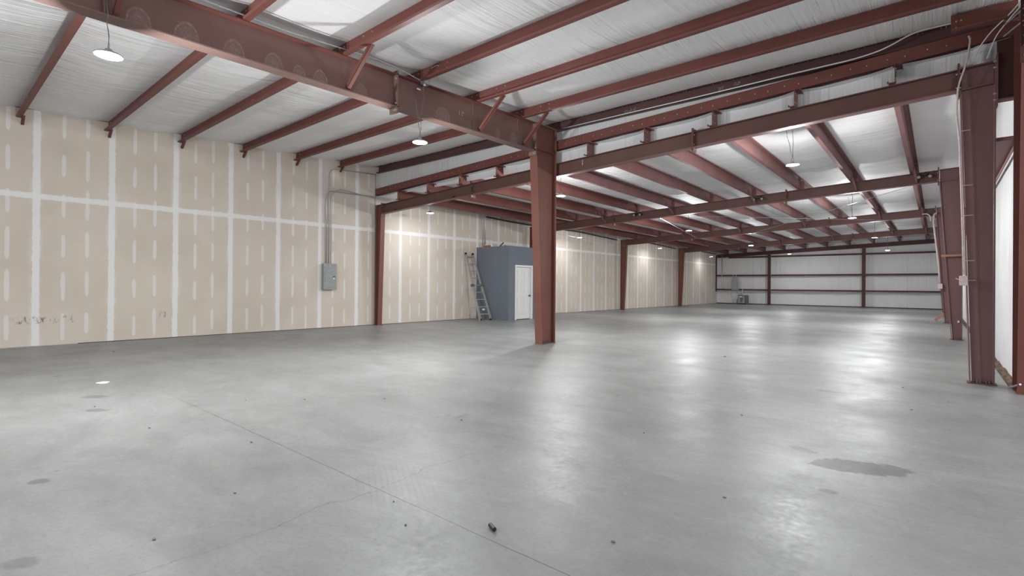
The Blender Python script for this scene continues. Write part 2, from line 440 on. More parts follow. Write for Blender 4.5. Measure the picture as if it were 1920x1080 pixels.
b = BM(); box(b, -13.6, XFAR + .1, YBACK - .1, YBACK, 3.7, 4.5); box(b, -13.6, -12.0, YBACK - .1, YBACK, 0, 3.7); box(b, 4.5, XFAR + .1, YBACK - .1, YBACK, 0, 3.7); box(b, -4.2, -3.4, YBACK - .1, YBACK, 0, 3.7); struct('wall_behind', b, 'insW')  # openings in this unseen wall added to admit soft fill light
# vertical insulation strip between the two roofs
b = BM(); sheet(b, 160, 4, lambda u, v: (XW(9) - .1 + u * (XR + .4 - XW(9) + .1), 9.175 - .012 * math.sin(u * 90) * math.sin(PI * v), 3.93 + v * .98 if True else 0))
struct('trim_2', b, 'insW', smooth=True)
# white drywall corner bead and grey track at the end of the near hall wall
b = BM(); box(b, XW(9.1) - .0, XW(9.1) + .02, 9.02, 9.05, .01, 4.62); struct('trim_3', b, 'galv')

# ------------------------------------------------------------------ frames of the far hall
def flange(bm, x0, z0, x1, z1, y, w=.15, t=.014):
    """strip whose mid line runs in an XZ plane, width w in Y"""
    d = Vector((x1 - x0, 0, z1 - z0)).normalized(); nrm = Vector((-d.z, 0, d.x)) * t / 2
    a, c = Vector((x0, y - w/2, z0)), Vector((x1, y - w/2, z1))
    prism(bm, [a - nrm, c - nrm, c + nrm, a + nrm], (0, w, 0))
RIN_T = [.225, .03, -.04, -.09]; RIN_B = [.335, .27, .20, .19]; ROUT = [.565, .46, .43, .43]
FN = ['nearest', 'second', 'third', 'fourth']
def col_web(bm, pts, y): prism(bm, [(p[0], y - .004, p[1]) for p in pts], (0, .008, 0))
for k, y in enumerate(YF[:4]):
    # right column
    xi0, xi1, xo = RIN_B[k], RIN_T[k], ROUT[k]; zt, zb = ZT(xo), ZT(xi1) - RD
    rc = empty('steel_column', ['wide tapered brown column at the right wall, nearest and largest',
        'tapered right-wall column carrying a salmon pipe across its web', 'right-wall column, third from the camera, with conduit and kicker strut',
        'right-wall column farthest from the camera'][k], 'column', (xo - .1, y, 0), 'tapered columns along the right wall')
    b = BM(); col_web(b, [(xi0 + .02, .012), (xo - .01, .012), (xo - .01, zt - .01), (xi1 + .01, ZT(xi1) - .01), (xi1 + .01, zb)], y); part('web', b, 'colm', rc)
    b = BM(); flange(b, xi0, .01, xi1, zb, y, .16); part('flange', b, 'colm', rc)
    b = BM(); flange(b, xo, .01, xo, zt + .0, y, .16); part('flange', b, 'colm', rc)
    b = BM(); box(b, xi0 - .03, xo + .03, y - .10, y + .10, 0, .014); part('base_plate', b, 'brown2', rc)
    b = BM(); flange(b, xi1, ZT(xi1), xo, zt, y, .16); part('cap_plate', b, 'colm', rc)
    b = BM(); flange(b, xi1 + .01, zb + .0, xo - .01, zb + .02, y, .15, .01); part('stiffener', b, 'colm', rc)
    b = BM(); box(b, xi0 + .03, xo - .01, y - .007, y - .004, 2.55 - .12 * k, 2.558 - .12 * k); part('weld_seam', b, 'colm', rc)
    for i, xx in enumerate((xi0 + .07, xi0 + .10, xo - .07, xo - .04)):
        b = BM(); tube(b, [(xx, y - .05, .014), (xx, y - .05, .05)], .012, 6); part('anchor_bolt', b, 'greyd', rc)
    # left column
    xw = XW(y); xo, xi0, xi1 = xw + .20, xw + .38, xw + .54
    if k == 0: xo, xi0, xi1 = xw + .10, xw + .235, xw + .36
    zb = ZT(xi1) - RD
    lc = empty('steel_column', ['narrow red column at the left wall where the halls meet', 'red column rising behind the slate blue office',
        'tapered left-wall column, first beyond the office', 'tapered left-wall column farthest from the camera'][k], 'column', (xo + .1, y, 0), 'columns along the left drywall')
    b = BM(); col_web(b, [(xo, .012), (xi0 - .01, .012), (xi1 - .01, zb), (xi1 - .01, ZT(xi1) - .01), (xo, ZT(xo) - .01)], y); part('web', b, 'redcol', lc)
    b = BM(); flange(b, xi0, .01, xi1, zb, y, .15); part('flange', b, 'redcol', lc)
    b = BM(); flange(b, xo, .01, xo, ZT(xo), y, .15); part('flange', b, 'redcol', lc)
    b = BM(); box(b, xo - .06, xi0 + .03, y - .09, y + .09, 0, .014); part('base_plate', b, 'redcol', lc)
    b = BM(); flange(b, xo - .03, ZT(xo), xi1, ZT(xi1), y, .15); part('cap_plate', b, 'redcol', lc)
    b = BM(); box(b, xi1 - .008, xi1 + .006, y - .075, y + .075, zb - .07, ZT(xi1) + .05); part('end_plate', b, 'brown2', lc)
    for zz in (zb - .045, zb + .05, ZT(xi1) - .05, ZT(xi1) + .03):
        b = BM(); bolt_bm(b, (xi1 + .006, y - .045, zz), 'x', .012); part('bolt', b, 'bolt', lc)
    # rafter
    XL, XRt = xi1 + .012, RIN_T[k] - .02
    rf = empty('rafter', ['near end rafter of the far hall, passing behind the centre column', 'second rafter of the far hall with twin emergency lamps',
        'third rafter of the far hall', 'fourth rafter of the far hall, last before the rear wall'][k], 'beam', (XL, y, ZT(XL) - RD), 'rafters across the far hall')
    wm = 'brown2'
    b = BM(); col_web(b, [(XL, ZT(XL) - RD), (XRt, ZT(XRt) - RD), (XRt, ZT(XRt)), (XL, ZT(XL))], y); part('web', b, wm, rf)
    b = BM(); flange(b, XL, ZT(XL) - .007, XRt, ZT(XRt) - .007, y, .14); part('top_flange', b, wm, rf)
    b = BM(); flange(b, XL, ZT(XL) - RD + .007, XRt, ZT(XRt) - RD + .007, y, .14); part('bottom_flange', b, 'redB', rf)
    for xs_ in (-9.0, -3.38):
        b = BM(); box(b, xs_ - .014, xs_ + .014, y - .085, y + .085, ZT(xs_) - RD - .07, ZT(xs_) + .06); sp = part('splice_plate', b, wm, rf)
        for zz in (-RD - .04, -RD + .05, -.06, .035):
            b = BM(); bolt_bm(b, (xs_ + .014, y - .05, ZT(xs_) + zz), 'x', .012); o = part('bolt', b, 'bolt', rf); o.parent = sp
    xe = RIN_T[k] - .018
    b = BM(); box(b, xe - .012, xe + .010, y - .085, y + .085, ZT(xe) - RD - .08, ZT(xe) + .075); ep = part('end_plate', b, wm, rf)
    for zz in (-RD - .05, -RD + .04, -.06, .045):
        for sx in (-.012, .010):
            b = BM(); tube(b, [(xe + sx, y - .055, ZT(xe) + zz), (xe + sx * 2.4, y - .055, ZT(xe) + zz)], .012, 6); o = part('bolt', b, 'bolt', rf); o.parent = ep
    if k == 0:
        b = BM(); box(b, -5.75, -5.73, y - .012, y - .003, 3.97 - .17, 3.97 - .06); part('chalk_tick', b, 'chalk', rf)
        b = BM(); box(b, -12.2, -12.12, y - .05, y - .003, ZT(-12.2) - RD + .02, ZT(-12.2) - RD + .06); part('clip', b, 'dark', rf)
        b = BM(); box(b, -9.75, -9.66, y - .05, y - .003, ZT(-9.7) - RD + .02, ZT(-9.7) - RD + .07); part('clip', b, 'dark', rf)
# stub beam joining the nearest right column to the corner column
sb = empty('connector_beam', 'short deep dark beam between the nearest right column and the corner column', 'beam', (.59, 9.07, 3.69))
b = BM(); box(b, .58, .80, 9.066, 9.074, 3.70, 4.52); part('web', b, 'dark', sb)
b = BM(); box(b, .58, .80, 9.00, 9.14, 3.69, 3.705); part('bottom_flange', b, 'redB', sb)
b = BM(); box(b, .574, .588, 8.985, 9.155, 3.62, 4.30); ep = part('end_plate', b, 'colm', sb)
for zz in (3.70, 3.78, 4.12, 4.20):
    b = BM(); tube(b, [(.574, 9.0, zz), (.545, 9.0, zz)], .013, 6); o = part('bolt', b, 'bolt', sb); o.parent = ep

# ------------------------------------------------------------------ purlins of the far hall (Z sections along Y)
def zsec(bm, x, z, y0, y1, dirx=1, depth=QD):
    t = .005; w = .075; l = .022
    pts = [(x - w, z + l), (x - w, z), (x, z), (x, z + depth - t), (x + w, z + depth - t), (x + w, z + depth - l), (x + w + t, z + depth - l),
           (x + w + t, z + depth), (x - t, z + depth), (x - t, z + t), (x - w + t, z + t), (x - w + t, z + l)]
    n_ = len(pts)
    A = [bm.verts.new((p[0], y0, p[1])) for p in pts]; B = [bm.verts.new((p[0], y1, p[1])) for p in pts]
    for i in range(n_): bm.faces.new([A[i], A[(i+1) % n_], B[(i+1) % n_], B[i]])
    bm.faces.new(A); bm.faces.new(list(reversed(B)))
for i, x in enumerate(XP):
    z = ZT(x)
    pr = empty('roof_purlin', '%s lengthwise roof purlin of the far hall counted from the left wall' % ORD[i], 'beam', (x, 8.9, z), 'lengthwise purlins under the far roof')
    b = BM(); zsec(b, x, z, 8.90, YEND - .02); part('section', b, 'redB' if i > 3 else 'red', pr)
    for fy in YF[:1]:
        for (dy, dz) in ((.03, .06), (.03, .2), (.12, .06), (.12, .2)):
            b = BM(); bolt_bm(b, (x, 8.9 + dy, z + dz), 'x', .010, .008); part('bolt', b, 'bolt', pr)
    for fy in YF[1:3]:
        for (dy, dz) in ((-.75, .06), (-.75, .2), (-.15, .06), (-.15, .2)):
            b = BM(); bolt_bm(b, (x, fy + dy, z + dz), 'x', .010, .008); part('bolt', b, 'bolt', pr)
        b = BM(); box(b, x + .001, x + .09, fy - .06, fy - .052, z, z + QD - .03); part('clip', b, 'redB', pr)
    b = BM(); tube(b, [(x - .085, 8.93, z - .0), (x - .085, 8.93, z + .035)], .009, 6); part('bolt', b, 'greyd', pr)

# flange braces of the far hall
def angle_bar(bm, p, q, w=.05, side=Vector((0, 1, 0))):
    p, q = Vector(p), Vector(q); d = (q - p).normalized(); s1 = (side - d * side.dot(d)).normalized(); s2 = d.cross(s1)
    t = .006
    prism(bm, [p, p + s1 * w, p + s1 * w + s2 * t, p + s2 * t], q - p)
    prism(bm, [p, p + s2 * w, p + s2 * w + s1 * t, p + s1 * t], q - p)
for k in (1, 2, 3):
    for i in (2, 4, 6, 8, 9):
        x = XP[i]; y = YF[k]
        b = BM(); angle_bar(b, (x + .03, y - .06, ZT(x) - RD + .03), (x - .02, y - .60, ZT(x) + .08), .05, Vector((1, 0, 0)))
        o = obj('flange_brace', b, 'redB', origin=(x, y - .06, ZT(x) - RD))
        tag(o, 'diagonal brace from %s far-hall purlin down to %s rafter' % (ORD[i], FN[k]), 'brace', 'flange braces on the far-hall rafters')

# ------------------------------------------------------------------ near hall rafter and centre column
XC = -6.43
ca = empty('steel_column', 'freestanding tapered red column in the middle of the floor', 'column', (XC, 8.75, 0))
HW = .095; yo = 8.95
def webY(bm, pts, x): prism(bm, [(x - .004, p[0], p[1]) for p in pts], (.008, 0, 0))
def flY(bm, y0, z0, y1, z1, x, w=.19, t=.014):
    d = Vector((0, y1 - y0, z1 - z0)).normalized(); nrm = Vector((0, -d.z, d.y)) * t / 2
    a, c = Vector((x - w/2, y0, z0)), Vector((x - w/2, y1, z1))
    prism(bm, [a - nrm, c - nrm, c + nrm, a + nrm], (w, 0, 0))
yb, yt_ = 8.50, 8.26
def ZRB(y): return 3.905 + .017 * (y - .9)
def ZRT(y): return ZA(y)
b = BM(); webY(b, [(yb, .012), (yo, .012), (yo, ZRT(yo) - .01), (yt_, ZRT(yt_) - .01), (yt_, ZRB(yt_))], XC); part('web', b, 'redcol', ca)
b = BM(); flY(b, yb, .01, yt_, ZRB(yt_), XC); part('flange', b, 'redcol', ca)
b = BM(); flY(b, yo, .01, yo, ZRT(yo), XC); part('flange', b, 'redcol', ca)
b = BM(); flY(b, yt_, ZRT(yt_), yo + .12, ZRT(yo) - .0, XC); part('cap_plate', b, 'brownf', ca)
b = BM(); flY(b, yt_, ZRB(yt_) + .06, yo, ZRB(yo) + .06, XC, .18, .01); part('stiffener', b, 'redcol', ca)
b = BM(); box(b, XC - .1, XC + .1, yb - .02, yo + .02, 0, .014); part('base_plate', b, 'brownf', ca)
for yy in (8.60, 8.68, 8.80): 
    b = BM(); tube(b, [(XC + .05, yy, .014), (XC + .05, yy, .075)], .012, 6); part('anchor_bolt', b, 'greyd', ca)
ra = empty('rafter', 'large scuffed brown rafter overhead running to the freestanding column', 'beam', (XC, -5, 3.9))
y0, y1 = YBACK + .3, yt_ - .015
b = BM(); webY(b, [(y0, ZRB(y0)), (y1, ZRB(y1)), (y1, ZRT(y1)), (y0, ZRT(y0))], XC); part('web', b, 'brown', ra)
b = BM(); flY(b, y0, ZRT(y0) - .007, y1, ZRT(y1) - .007, XC); part('top_flange', b, 'red', ra)
b = BM(); flY(b, y0, ZRB(y0) + .007, y1, ZRB(y1) + .007, XC); part('bottom_flange', b, 'brownf', ra)
for ys_ in (4.74, 8.235):
    b = BM(); box(b, XC - .095, XC + .095, ys_ - .014, ys_ + .014, ZRB(ys_) - .085, ZRT(ys_) + (.05 if ys_ < 8 else -.01)); sp = part('splice_plate', b, 'brownf', ra)
    for zz in (ZRB(ys_) - .045, ZRB(ys_) + .06, ZRT(ys_) - .07):
        for dx in (.035, .075):
            if zz > ZRB(ys_) and dx < .05: continue
            b = BM(); bolt_bm(b, (XC + dx, ys_ - .014, zz), 'y', .015); o = part('bolt', b, 'bolt', ra); o.parent = sp
for yst in (1.18, 6.45, 7.72):
    b = BM(); box(b, XC + .004, XC + .085, yst, yst + .008, ZRB(yst) + .01, ZRT(yst) - .01) if yst < 2 else box(b, XC + .004, XC + .010, yst, yst + .03, ZRB(yst) + .01, ZRT(yst) - .01)
    part('stiffener', b, 'brownf', ra)
# chalk writing "1 T" on the web
def strokes(name, segs, x, y, z, sc, parent, w=.012, mat='chalk'):
    b = BM()
    for (a0, a1, c0, c1) in segs:
        p = Vector((x, y + a0 * sc, z + a1 * sc)); q = Vector((x, y + c0 * sc, z + c1 * sc)); d = (q - p).normalized()
        nn = Vector((0, -d.z, d.y)) * w / 2
        prism(b, [p - nn, q - nn, q + nn, p + nn], (.0015, 0, 0))
    return part(name, b, mat, parent)
strokes('chalk_mark', [(.1, 0, .1, 1), (-.05, .02, .3, .02), (-.02, .8, .1, 1), (.75, .9, 1.35, .9), (1.35, .9, 1.5, .6), (1.0, .9, .95, .05), (.8, .0, 1.2, .05)],
        XC + .0045, 6.12, 4.235, .075, ra)
# second rafter and corner column at the right edge
cb = empty('steel_column', 'corner column cut by the right edge of the view', 'column', (.84, 8.75, 0))
X2 = .84
b = BM(); webY(b, [(8.47, .012), (8.97, .012), (8.97, ZRT(8.97) - .01), (8.2, ZRT(8.2) - .01), (8.2, 3.95)], X2); part('web', b, 'red', cb)
b = BM(); flY(b, 8.47, .01, 8.2, 3.95, X2, .22); part('flange', b, 'red', cb)
b = BM(); flY(b, 8.97, .01, 8.97, ZRT(8.97), X2, .22); part('flange', b, 'red', cb)
b = BM(); box(b, X2 - .12, X2 + .12, 8.43, 9.0, 0, .014); part('base_plate', b, 'red', cb)
b = BM(); box(b, X2 - .12, X2 + .12, 8.17, 8.2, 3.86, ZRT(8.2) - .01); ep = part('end_plate', b, 'dark', cb)
for i in range(6):
    b = BM(); bolt_bm(b, (X2 - .085, 8.17, 3.93 + i * .115), 'y', .014); o = part('bolt', b, 'bolt', cb); o.parent = ep
rb = empty('rafter', 'rafter running overhead past the right edge of the view', 'beam', (X2, -5, 3.9))
b = BM(); webY(b, [(y0, ZRB(y0)), (8.16, ZRB(8.16)), (8.16, ZRT(8.16)), (y0, ZRT(y0))], X2); part('web', b, 'brown', rb)
b = BM(); flY(b, y0, ZRT(y0) - .007, 8.16, ZRT(8.16) - .007, X2); part('top_flange', b, 'brownf', rb)
b = BM(); flY(b, y0, ZRB(y0) + .007, 8.16, ZRB(8.16) + .007, X2); part('bottom_flange', b, 'brownf', rb)

# near-hall purlins (Z sections along X)
def zsecY(bm, y, z, x0, x1, depth=PD):
    t = .005; w = .07; l = .02
    pts = [(y - w, z + l * .2), (y - w + .004, z), (y, z), (y, z + depth - t), (y + w, z + depth - t), (y + w, z + depth - l), (y + w + t, z + depth - l),
           (y + w + t, z + depth), (y - t, z + depth), (y - t, z + t), (y - w, z + t + .012), (y - w - .006, z + .016)]
    pts = [(y - w - .012, z + .022), (y - w, z), (y, z), (y, z + depth - t), (y + w, z + depth - t), (y + w, z + depth - l), (y + w + t, z + depth - l),
           (y + w + t, z + depth), (y - t, z + depth), (y - t, z + t), (y - w + .003, z + t), (y - w - .007, z + .024)]
    n_ = len(pts)
    A = [bm.verts.new((x0, p[0], p[1])) for p in pts]; B = [bm.verts.new((x1, p[0], p[1])) for p in pts]
    for i in range(n_): bm.faces.new([A[i], A[(i+1) % n_], B[(i+1) % n_], B[i]])
    bm.faces.new(A); bm.faces.new(list(reversed(B)))
PN = ['roof purlin overhead at the far left, nearest to the camera', 'second crosswise roof purlin from the camera', 'crosswise roof purlin with a small red tag on its web',
      'fourth crosswise roof purlin from the camera', 'fifth crosswise roof purlin from the camera', 'sixth crosswise roof purlin, last before the long eave strut']
for i, y in enumerate(YA):
    z = ZA(y)
    pr = empty('roof_purlin', PN[i], 'beam', (XW(y), y, z), 'crosswise purlins under the near roof')
    b = BM(); zsecY(b, y, z, XW(y) + .005, XFAR - .05); part('section', b, 'red', pr)
    for bx in (XC - .10, XC + .02, XC + .50, XC + .70):
        for dz in (.06, .15):
            b = BM(); bolt_bm(b, (bx, y - .005, z + dz), 'y', .011, .008); part('bolt', b, 'bolt', pr)
    b = BM(); bolt_bm(b, (XW(y) + .22, y - .005, z + .05), 'y', .011, .008); part('bolt', b, 'bolt', pr)
    b = BM(); bolt_bm(b, (XW(y) + .22, y - .005, z + .14), 'y', .011, .008); part('bolt', b, 'bolt', pr)
    if i == 2:
        b = BM(); box(b, -9.46, -9.37, y - .008, y - .005, z + .05, z + .12); part('tag', b, 'redtag', pr)
    # brace at wall
    b = BM(); angle_bar(b, (XW(y) + .015, y - .01, z - .13), (XW(y) + .20, y - .01, z + .01), .045, Vector((0, 1, 0)))
    o = obj('flange_brace', b, 'red', origin=(XW(y), y, z - .13))
    tag(o, 'short diagonal brace at the drywall under the %s crosswise purlin' % ORD[i], 'brace', 'braces at the drywall under the purlins')
for i in (0, 2, 4, 5):
    y = YA[i]
    b = BM(); angle_bar(b, (XC + .07, y - .0, ZRB(y) + .04), (XC + .66, y - .0, ZA(y) + .005), .055, Vector((0, 1, 0)))
    o = obj('flange_brace', b, 'red', origin=(XC + .07, y, ZRB(y)))
    tag(o, 'diagonal brace from the scuffed rafter up to the %s crosswise purlin' % ORD[i], 'brace', 'flange braces on the scuffed rafter')
# eave strut and the perforated edge channel
es = empty('eave_strut', 'long dark eave strut where the two roofs meet, with screw tips', 'beam', (XW(9), 9.15, 4.65))
b = BM(); x0, x1 = XW(9.1) + .01, XFAR - .1
for (a, c, e, f) in ((9.145, 9.15, 4.65, 4.855), (9.05, 9.15, 4.65, 4.656), (9.05, 9.056, 4.65, 4.668), (9.05, 9.15, 4.85, 4.855)): box(b, x0, x1, a, c, e, f)
part('section', b, 'eave', es)
rnd = random.Random(8)
x = x0 + .1
b = BM()
while x < XR:
    tube(b, [(x, 9.10 + rnd.uniform(-.03, .03), 4.85), (x, 9.10, 4.832)], .0035, 4); x += rnd.choice((.09, .05, .14, .2))
part('screw_tips', b, 'bolt', es)['kind'] = 'stuff'
strokes_pts = [(-2.72, 4.72, .05), (-2.60, 4.74, .05)]
def strokesX(segs, x, y, z, sc, parent, w=.007):
    b = BM()
    for (a0, a1, c0, c1) in segs:
        p = Vector((x + a0 * sc, y, z + a1 * sc)); q = Vector((x + c0 * sc, y, z + c1 * sc)); d = (q - p).normalized()
        nn = Vector((-d.z, 0, d.x)) * w / 2
        prism(b, [p - nn, q - nn, q + nn, p + nn], (0, -.0015, 0))
    return part('chalk_mark', b, 'chalk', parent)
strokesX([(0, .9, .4, 1), (.2, 1, .15, 0), (.6, 1, .6, 0), (.6, 1, 1, 1), (.6, .5, .9, .5), (.6, 0, 1, 0), (1.2, 1, 1.2, 0), (1.2, 1, 1.6, 1), (1.2, 0, 1.6, 0)], -2.98, 9.144, 4.715, .06, es)
strokesX([(0, 0, .5, 1), (.5, 1, 1, 0), (.2, .4, .8, .4), (1.2, 0, 1.2, 1), (1.2, 1, 1.8, .6), (1.8, .6, 1.2, .3), (0, .2, 1.8, .9), (.3, 0, 1.5, 1)], -2.72, 9.144, 4.745, .06, es)
strokesX([(0, 1, .4, 1), (0, 1, 0, 0), (0, .5, .3, .5), (.9, 1, .9, 0), (.9, 1, 1.3, .5), (1.3, .5, .9, .4), (1.6, 1, 1.6, 0)], -3.55, 9.144, 4.67, .045, es)
rnd = random.Random(2)
sm = [(rnd.uniform(0, 3.2) , rnd.uniform(0, 1), 0, 0) for _ in range(26)]
strokesX([(a, h * .6 * (.4 + a / 4), a + rnd.uniform(-.15, .25), h * .6 + rnd.uniform(.1, .5)) for a, h, _, _ in sm], -4.95, 9.144, 4.67, .12, es, .006)
def ZCH(x): return 3.965 + .0385 * (x + 13)
ec = empty('edge_channel', 'long red edge channel with a row of bolt heads below the eave strut', 'beam', (XW(9), 9.03, ZCH(-13)))
x0, x1 = XW(9.1) + .02, XR - .02
b = BM(); prism(b, [(x0, 9.03, ZCH(x0)), (x1, 9.03, ZCH(x1)), (x1, 9.03, ZCH(x1) + .20), (x0, 9.03, ZCH(x0) + .20)], (0, .006, 0))
prism(b, [(x0, 9.03, ZCH(x0)), (x1, 9.03, ZCH(x1)), (x1, 9.03, ZCH(x1) + .005), (x0, 9.03, ZCH(x0) + .005)], (0, .09, 0))
prism(b, [(x0, 9.03, ZCH(x0) + .195), (x1, 9.03, ZCH(x1) + .195), (x1, 9.03, ZCH(x1) + .2), (x0, 9.03, ZCH(x0) + .2)], (0, .09, 0))
part('section', b, 'red', ec)
x = x0 + .12; i = 0
while x < XR - .1:
    b = BM(); bolt_bm(b, (x, 9.03, ZCH(x) + (.09 if i % 2 else .105)), 'y', .010, .006); part('bolt', b, 'bolt', ec)
    x += .245 if i % 2 else .20; i += 1
    if i > 60: break
st = empty('strut', 'short clean red strut entering at the top right corner', 'beam', (.12, 8.6, 4.56))
b = BM(); zsecY(b, 8.6, 4.55, .12, .735, .22); part('section', b, 'red', st)
for (dx, dz) in ((.05, .12), (.10, .12), (.05, .04)):
    b = BM(); bolt_bm(b, (.12 + dx, 8.595, 4.56 + dz), 'y', .010, .006); part('bolt', b, 'bolt', st)

# ------------------------------------------------------------------ rear wall framing
for i, (x, lb) in enumerate(((-9.03, 'rear wall post between the transformer and the middle bay'), (-3.56, 'rear wall post right of the middle bay'))):
    wp = empty('wall_post', lb, 'column', (x, 38.8, 0), 'posts on the rear wall')
    b = BM(); box(b, x - .10, x + .10, 38.66, 38.675, .012, ZT(x) - .27); part('flange', b, 'dark', wp)
    b = BM(); box(b, x - .006, x + .006, 38.675, 38.86, .012, ZT(x) - .27); part('web', b, 'dark', wp)
    b = BM(); box(b, x - .12, x + .12, 38.64, 38.9, 0, .012); part('base_plate', b, 'dark', wp)
GN = ['lowest', 'middle', 'upper']; BN = ['left', 'middle', 'right']
spans = [(XW(38.8) + .03, -9.13), (-8.93, -3.66), (-3.46, XR - .05)]
for gi, z in enumerate((1.0, 2.04, 3.36)):
    for bi, (xa, xb) in enumerate(spans):
        if gi == 2 and bi == 0: xa += .85
        b = BM(); box(b, xa, xb, 38.72, 38.98, z - .005, z + .002); box(b, xa, xb, 38.72, 38.725, z - .005, z + .10)
        o = obj('wall_girt', b, 'dark', origin=(xa, 38.8, z)); tag(o, '%s dark girt in the %s bay of the rear wall' % (GN[gi], BN[bi]), 'beam', 'girts on the rear wall')
b = BM(); box(b, XW(38.8), XR - .04, 38.90, 38.96, 0, .055); struct('baseboard_rear', b, 'dark')
rr = empty('rafter', 'dark end rafter tight against the rear wall', 'beam', (-12.6, 38.8, ZT(-12.6) - .26))
b = BM(); prism(b, [(-12.62, 38.8, ZT(-12.62) - .25), (.5, 38.8, ZT(.5) - .25), (.5, 38.8, ZT(.5)), (-12.62, 38.8, ZT(-12.62))], (0, .01, 0)); part('web', b, 'dark', rr)
b = BM(); flange(b, -12.62, ZT(-12.62) - .25, .5, ZT(.5) - .25, 38.8, .14); part('bottom_flange', b, 'redB', rr)
# left end of rear wall: dark edge post
b = BM(); box(b, XW(38.7) + .0, XW(38.7) + .07, 38.6, 38.7, .9, 3.6); o = obj('wall_angle', b, 'dark', origin=(XW(38.7), 38.65, .9)); tag(o, 'thin dark steel angle in the far left rear corner', 'beam')
# right wall girts per bay
for k in range(4):
    ya, yb2 = YF[k] + .1, YF[k+1] - .1
    b = BM(); box(b, ROUT[k] + .01, XR - .03, ya, yb2, 3.19, 3.197); box(b, XR - .04, XR - .03, ya, yb2, 3.12, 3.197); 
    gx = [obj('wall_girt', b, 'redB', origin=(XR, ya, 3.19))]
    tag(gx[0], 'flat shelf-like girt on the right wall beyond the %s column' % FN[k], 'beam', 'girts on the right wall')
    b = BM(); box(b, ROUT[k] + .01, XR - .03, ya, ya + .006, 3.197, 3.24); obj('clip', b, 'redB', None, origin=None).parent = gx[0]
    gx[0].children[0].matrix_parent_inverse = Matrix.Translation((-XR, -ya, -3.19))

# ------------------------------------------------------------------ high bay lamps
LS = .70
def make_lamp():
    r = empty('high_bay_lamp', '', 'lamp'); r.scale = (LS, LS, LS)
    b = BM(); lathe(b, [(.0, .055), (.05, .06), (.12, .040), (.158, .028), (.168, .018), (.168, .006), (.16, 0), (.146, .001), (.146, .012), (0, .012)]); obj('housing', b, 'housing', r, True)
    b = BM(); lathe(b, [(0, .105), (.030, .103), (.042, .095), (.046, .065), (.06, .052), (0, .05)], 20); obj('driver', b, 'housing', r, True)
    b = BM()
    for k in range(12):
        a = 2 * PI * k / 12; d = Vector((math.cos(a), math.sin(a), 0)); n_ = Vector((-d.y, d.x, 0)) * .003
        prism(b, [Vector((0,0,.052)) + d * .055 - n_, Vector((0,0,.035)) + d * .12 - n_, Vector((0,0,.045)) + d * .12 - n_, Vector((0,0,.075)) + d * .05 - n_], n_ * 2)
    obj('heat_sink', b, 'housing', r)
    b = BM(); lathe(b, [(0, -.004), (.09, -.003), (.143, .001), (.143, .010), (0, .010)]); obj('lens', b, 'emit', r, True)
    b = BM(); tube(b, [(.035 * math.cos(a), 0, .142 + .035 * math.sin(a)) for a in [k * 2 * PI / 16 for k in range(16)]] + [(.035, 0, .168)], .004, 6); obj('hook_ring', b, 'cord', r)
    ld = bpy.data.lights.new('lamp_light', 'AREA'); ld.shape = 'DISK'; ld.size = .28; ld.energy = LAMP_DOWN; ld.color = (.985, .995, 1.0)
    lo = bpy.data.objects.new('light_source', ld); C.objects.link(lo); lo.parent = r; lo.location = (0, 0, -.012)
    ld = bpy.data.lights.new('ceiling_fill', 'POINT'); ld.shadow_soft_size = .06; ld.energy = LAMP_FILL; ld.color = (.985, .995, 1.0)  # added fill below the lens, throws light up to the ceiling
    lo = bpy.data.objects.new('light_source', ld); C.objects.link(lo); lo.parent = r; lo.location = (0, 0, -.13)
    return r
proto = make_lamp()
def place_lamp(x, y, z, ztop, label, group, first=[True], dx=0.0, dy=0.0, dim=1.0, boost=1.0):
    o = proto if first[0] else copy_tree(proto); first[0] = False
    o.location = (x, y, z); tag(o, label, 'lamp', group)
    if dim != 1.0 or boost != 1.0:
        for ch in o.children:
            if ch.type == 'LIGHT': ch.data = ch.data.copy(); ch.data.energy *= dim if ch.data.type == 'POINT' else boost
    rn = random.Random(int((x + 50) * 100 + y * 10)); H = ztop - z - .175 * LS; pts = []
    for k in range(9):
        t = k / 8; pts.append(((dx * t + (rn.uniform(-.010, .010) if 0 < k < 8 else 0)) / LS, (dy * t + (rn.uniform(-.010, .010) if 0 < k < 8 else 0)) / LS, .175 + H * t / LS))
    b = BM(); tube(b, pts, (.0045 if y < 12 else .007) / LS, 6); obj('cord', b, 'cord', o)
    return o
G1, G2 = 'high bay lamps of the near hall', 'high bay lamps of the far hall'
place_lamp(-6.20, 1.19, 3.46, 4.16, 'large glowing high bay lamp at upper left beside the scuffed rafter', G1, dx=-.12, dim=.75, boost=1.3)
place_lamp(-6.14, 5.02, 3.45, 4.46, 'glowing high bay lamp hanging from the junction box by the scuffed rafter', G1, dx=-.145, dy=.2, dim=.75, boost=1.3)
rows = [(-2.1, 'right', [(10.67, 3.56), (19.4, 3.49), (27.0, 3.44), (34.6, 3.33)]), (-7.15, 'middle', [(10.3, 3.47), (18.75, 3.35), (27.05, 3.33), (35.6, 3.35)]),
        (-11.9, 'left', [(10.15, 3.44), (18.6, 3.34), (26.9, 3.38), (35.3, 3.31)])]
for X, nm, L in rows:
    for k, (y, z) in enumerate(L):
        place_lamp(X, y, z, ZC(X) - .03, '%s high bay lamp of the %s row in the far hall' % (['nearest', 'second', 'third', 'farthest'][k], nm), G2, dim=(.07 if nm == 'left' else .8) * (.35 if k == 3 else .7 if k == 2 else 1), boost=(.3 if nm == 'left' else 1.0) * (.6 if k == 3 else 1))
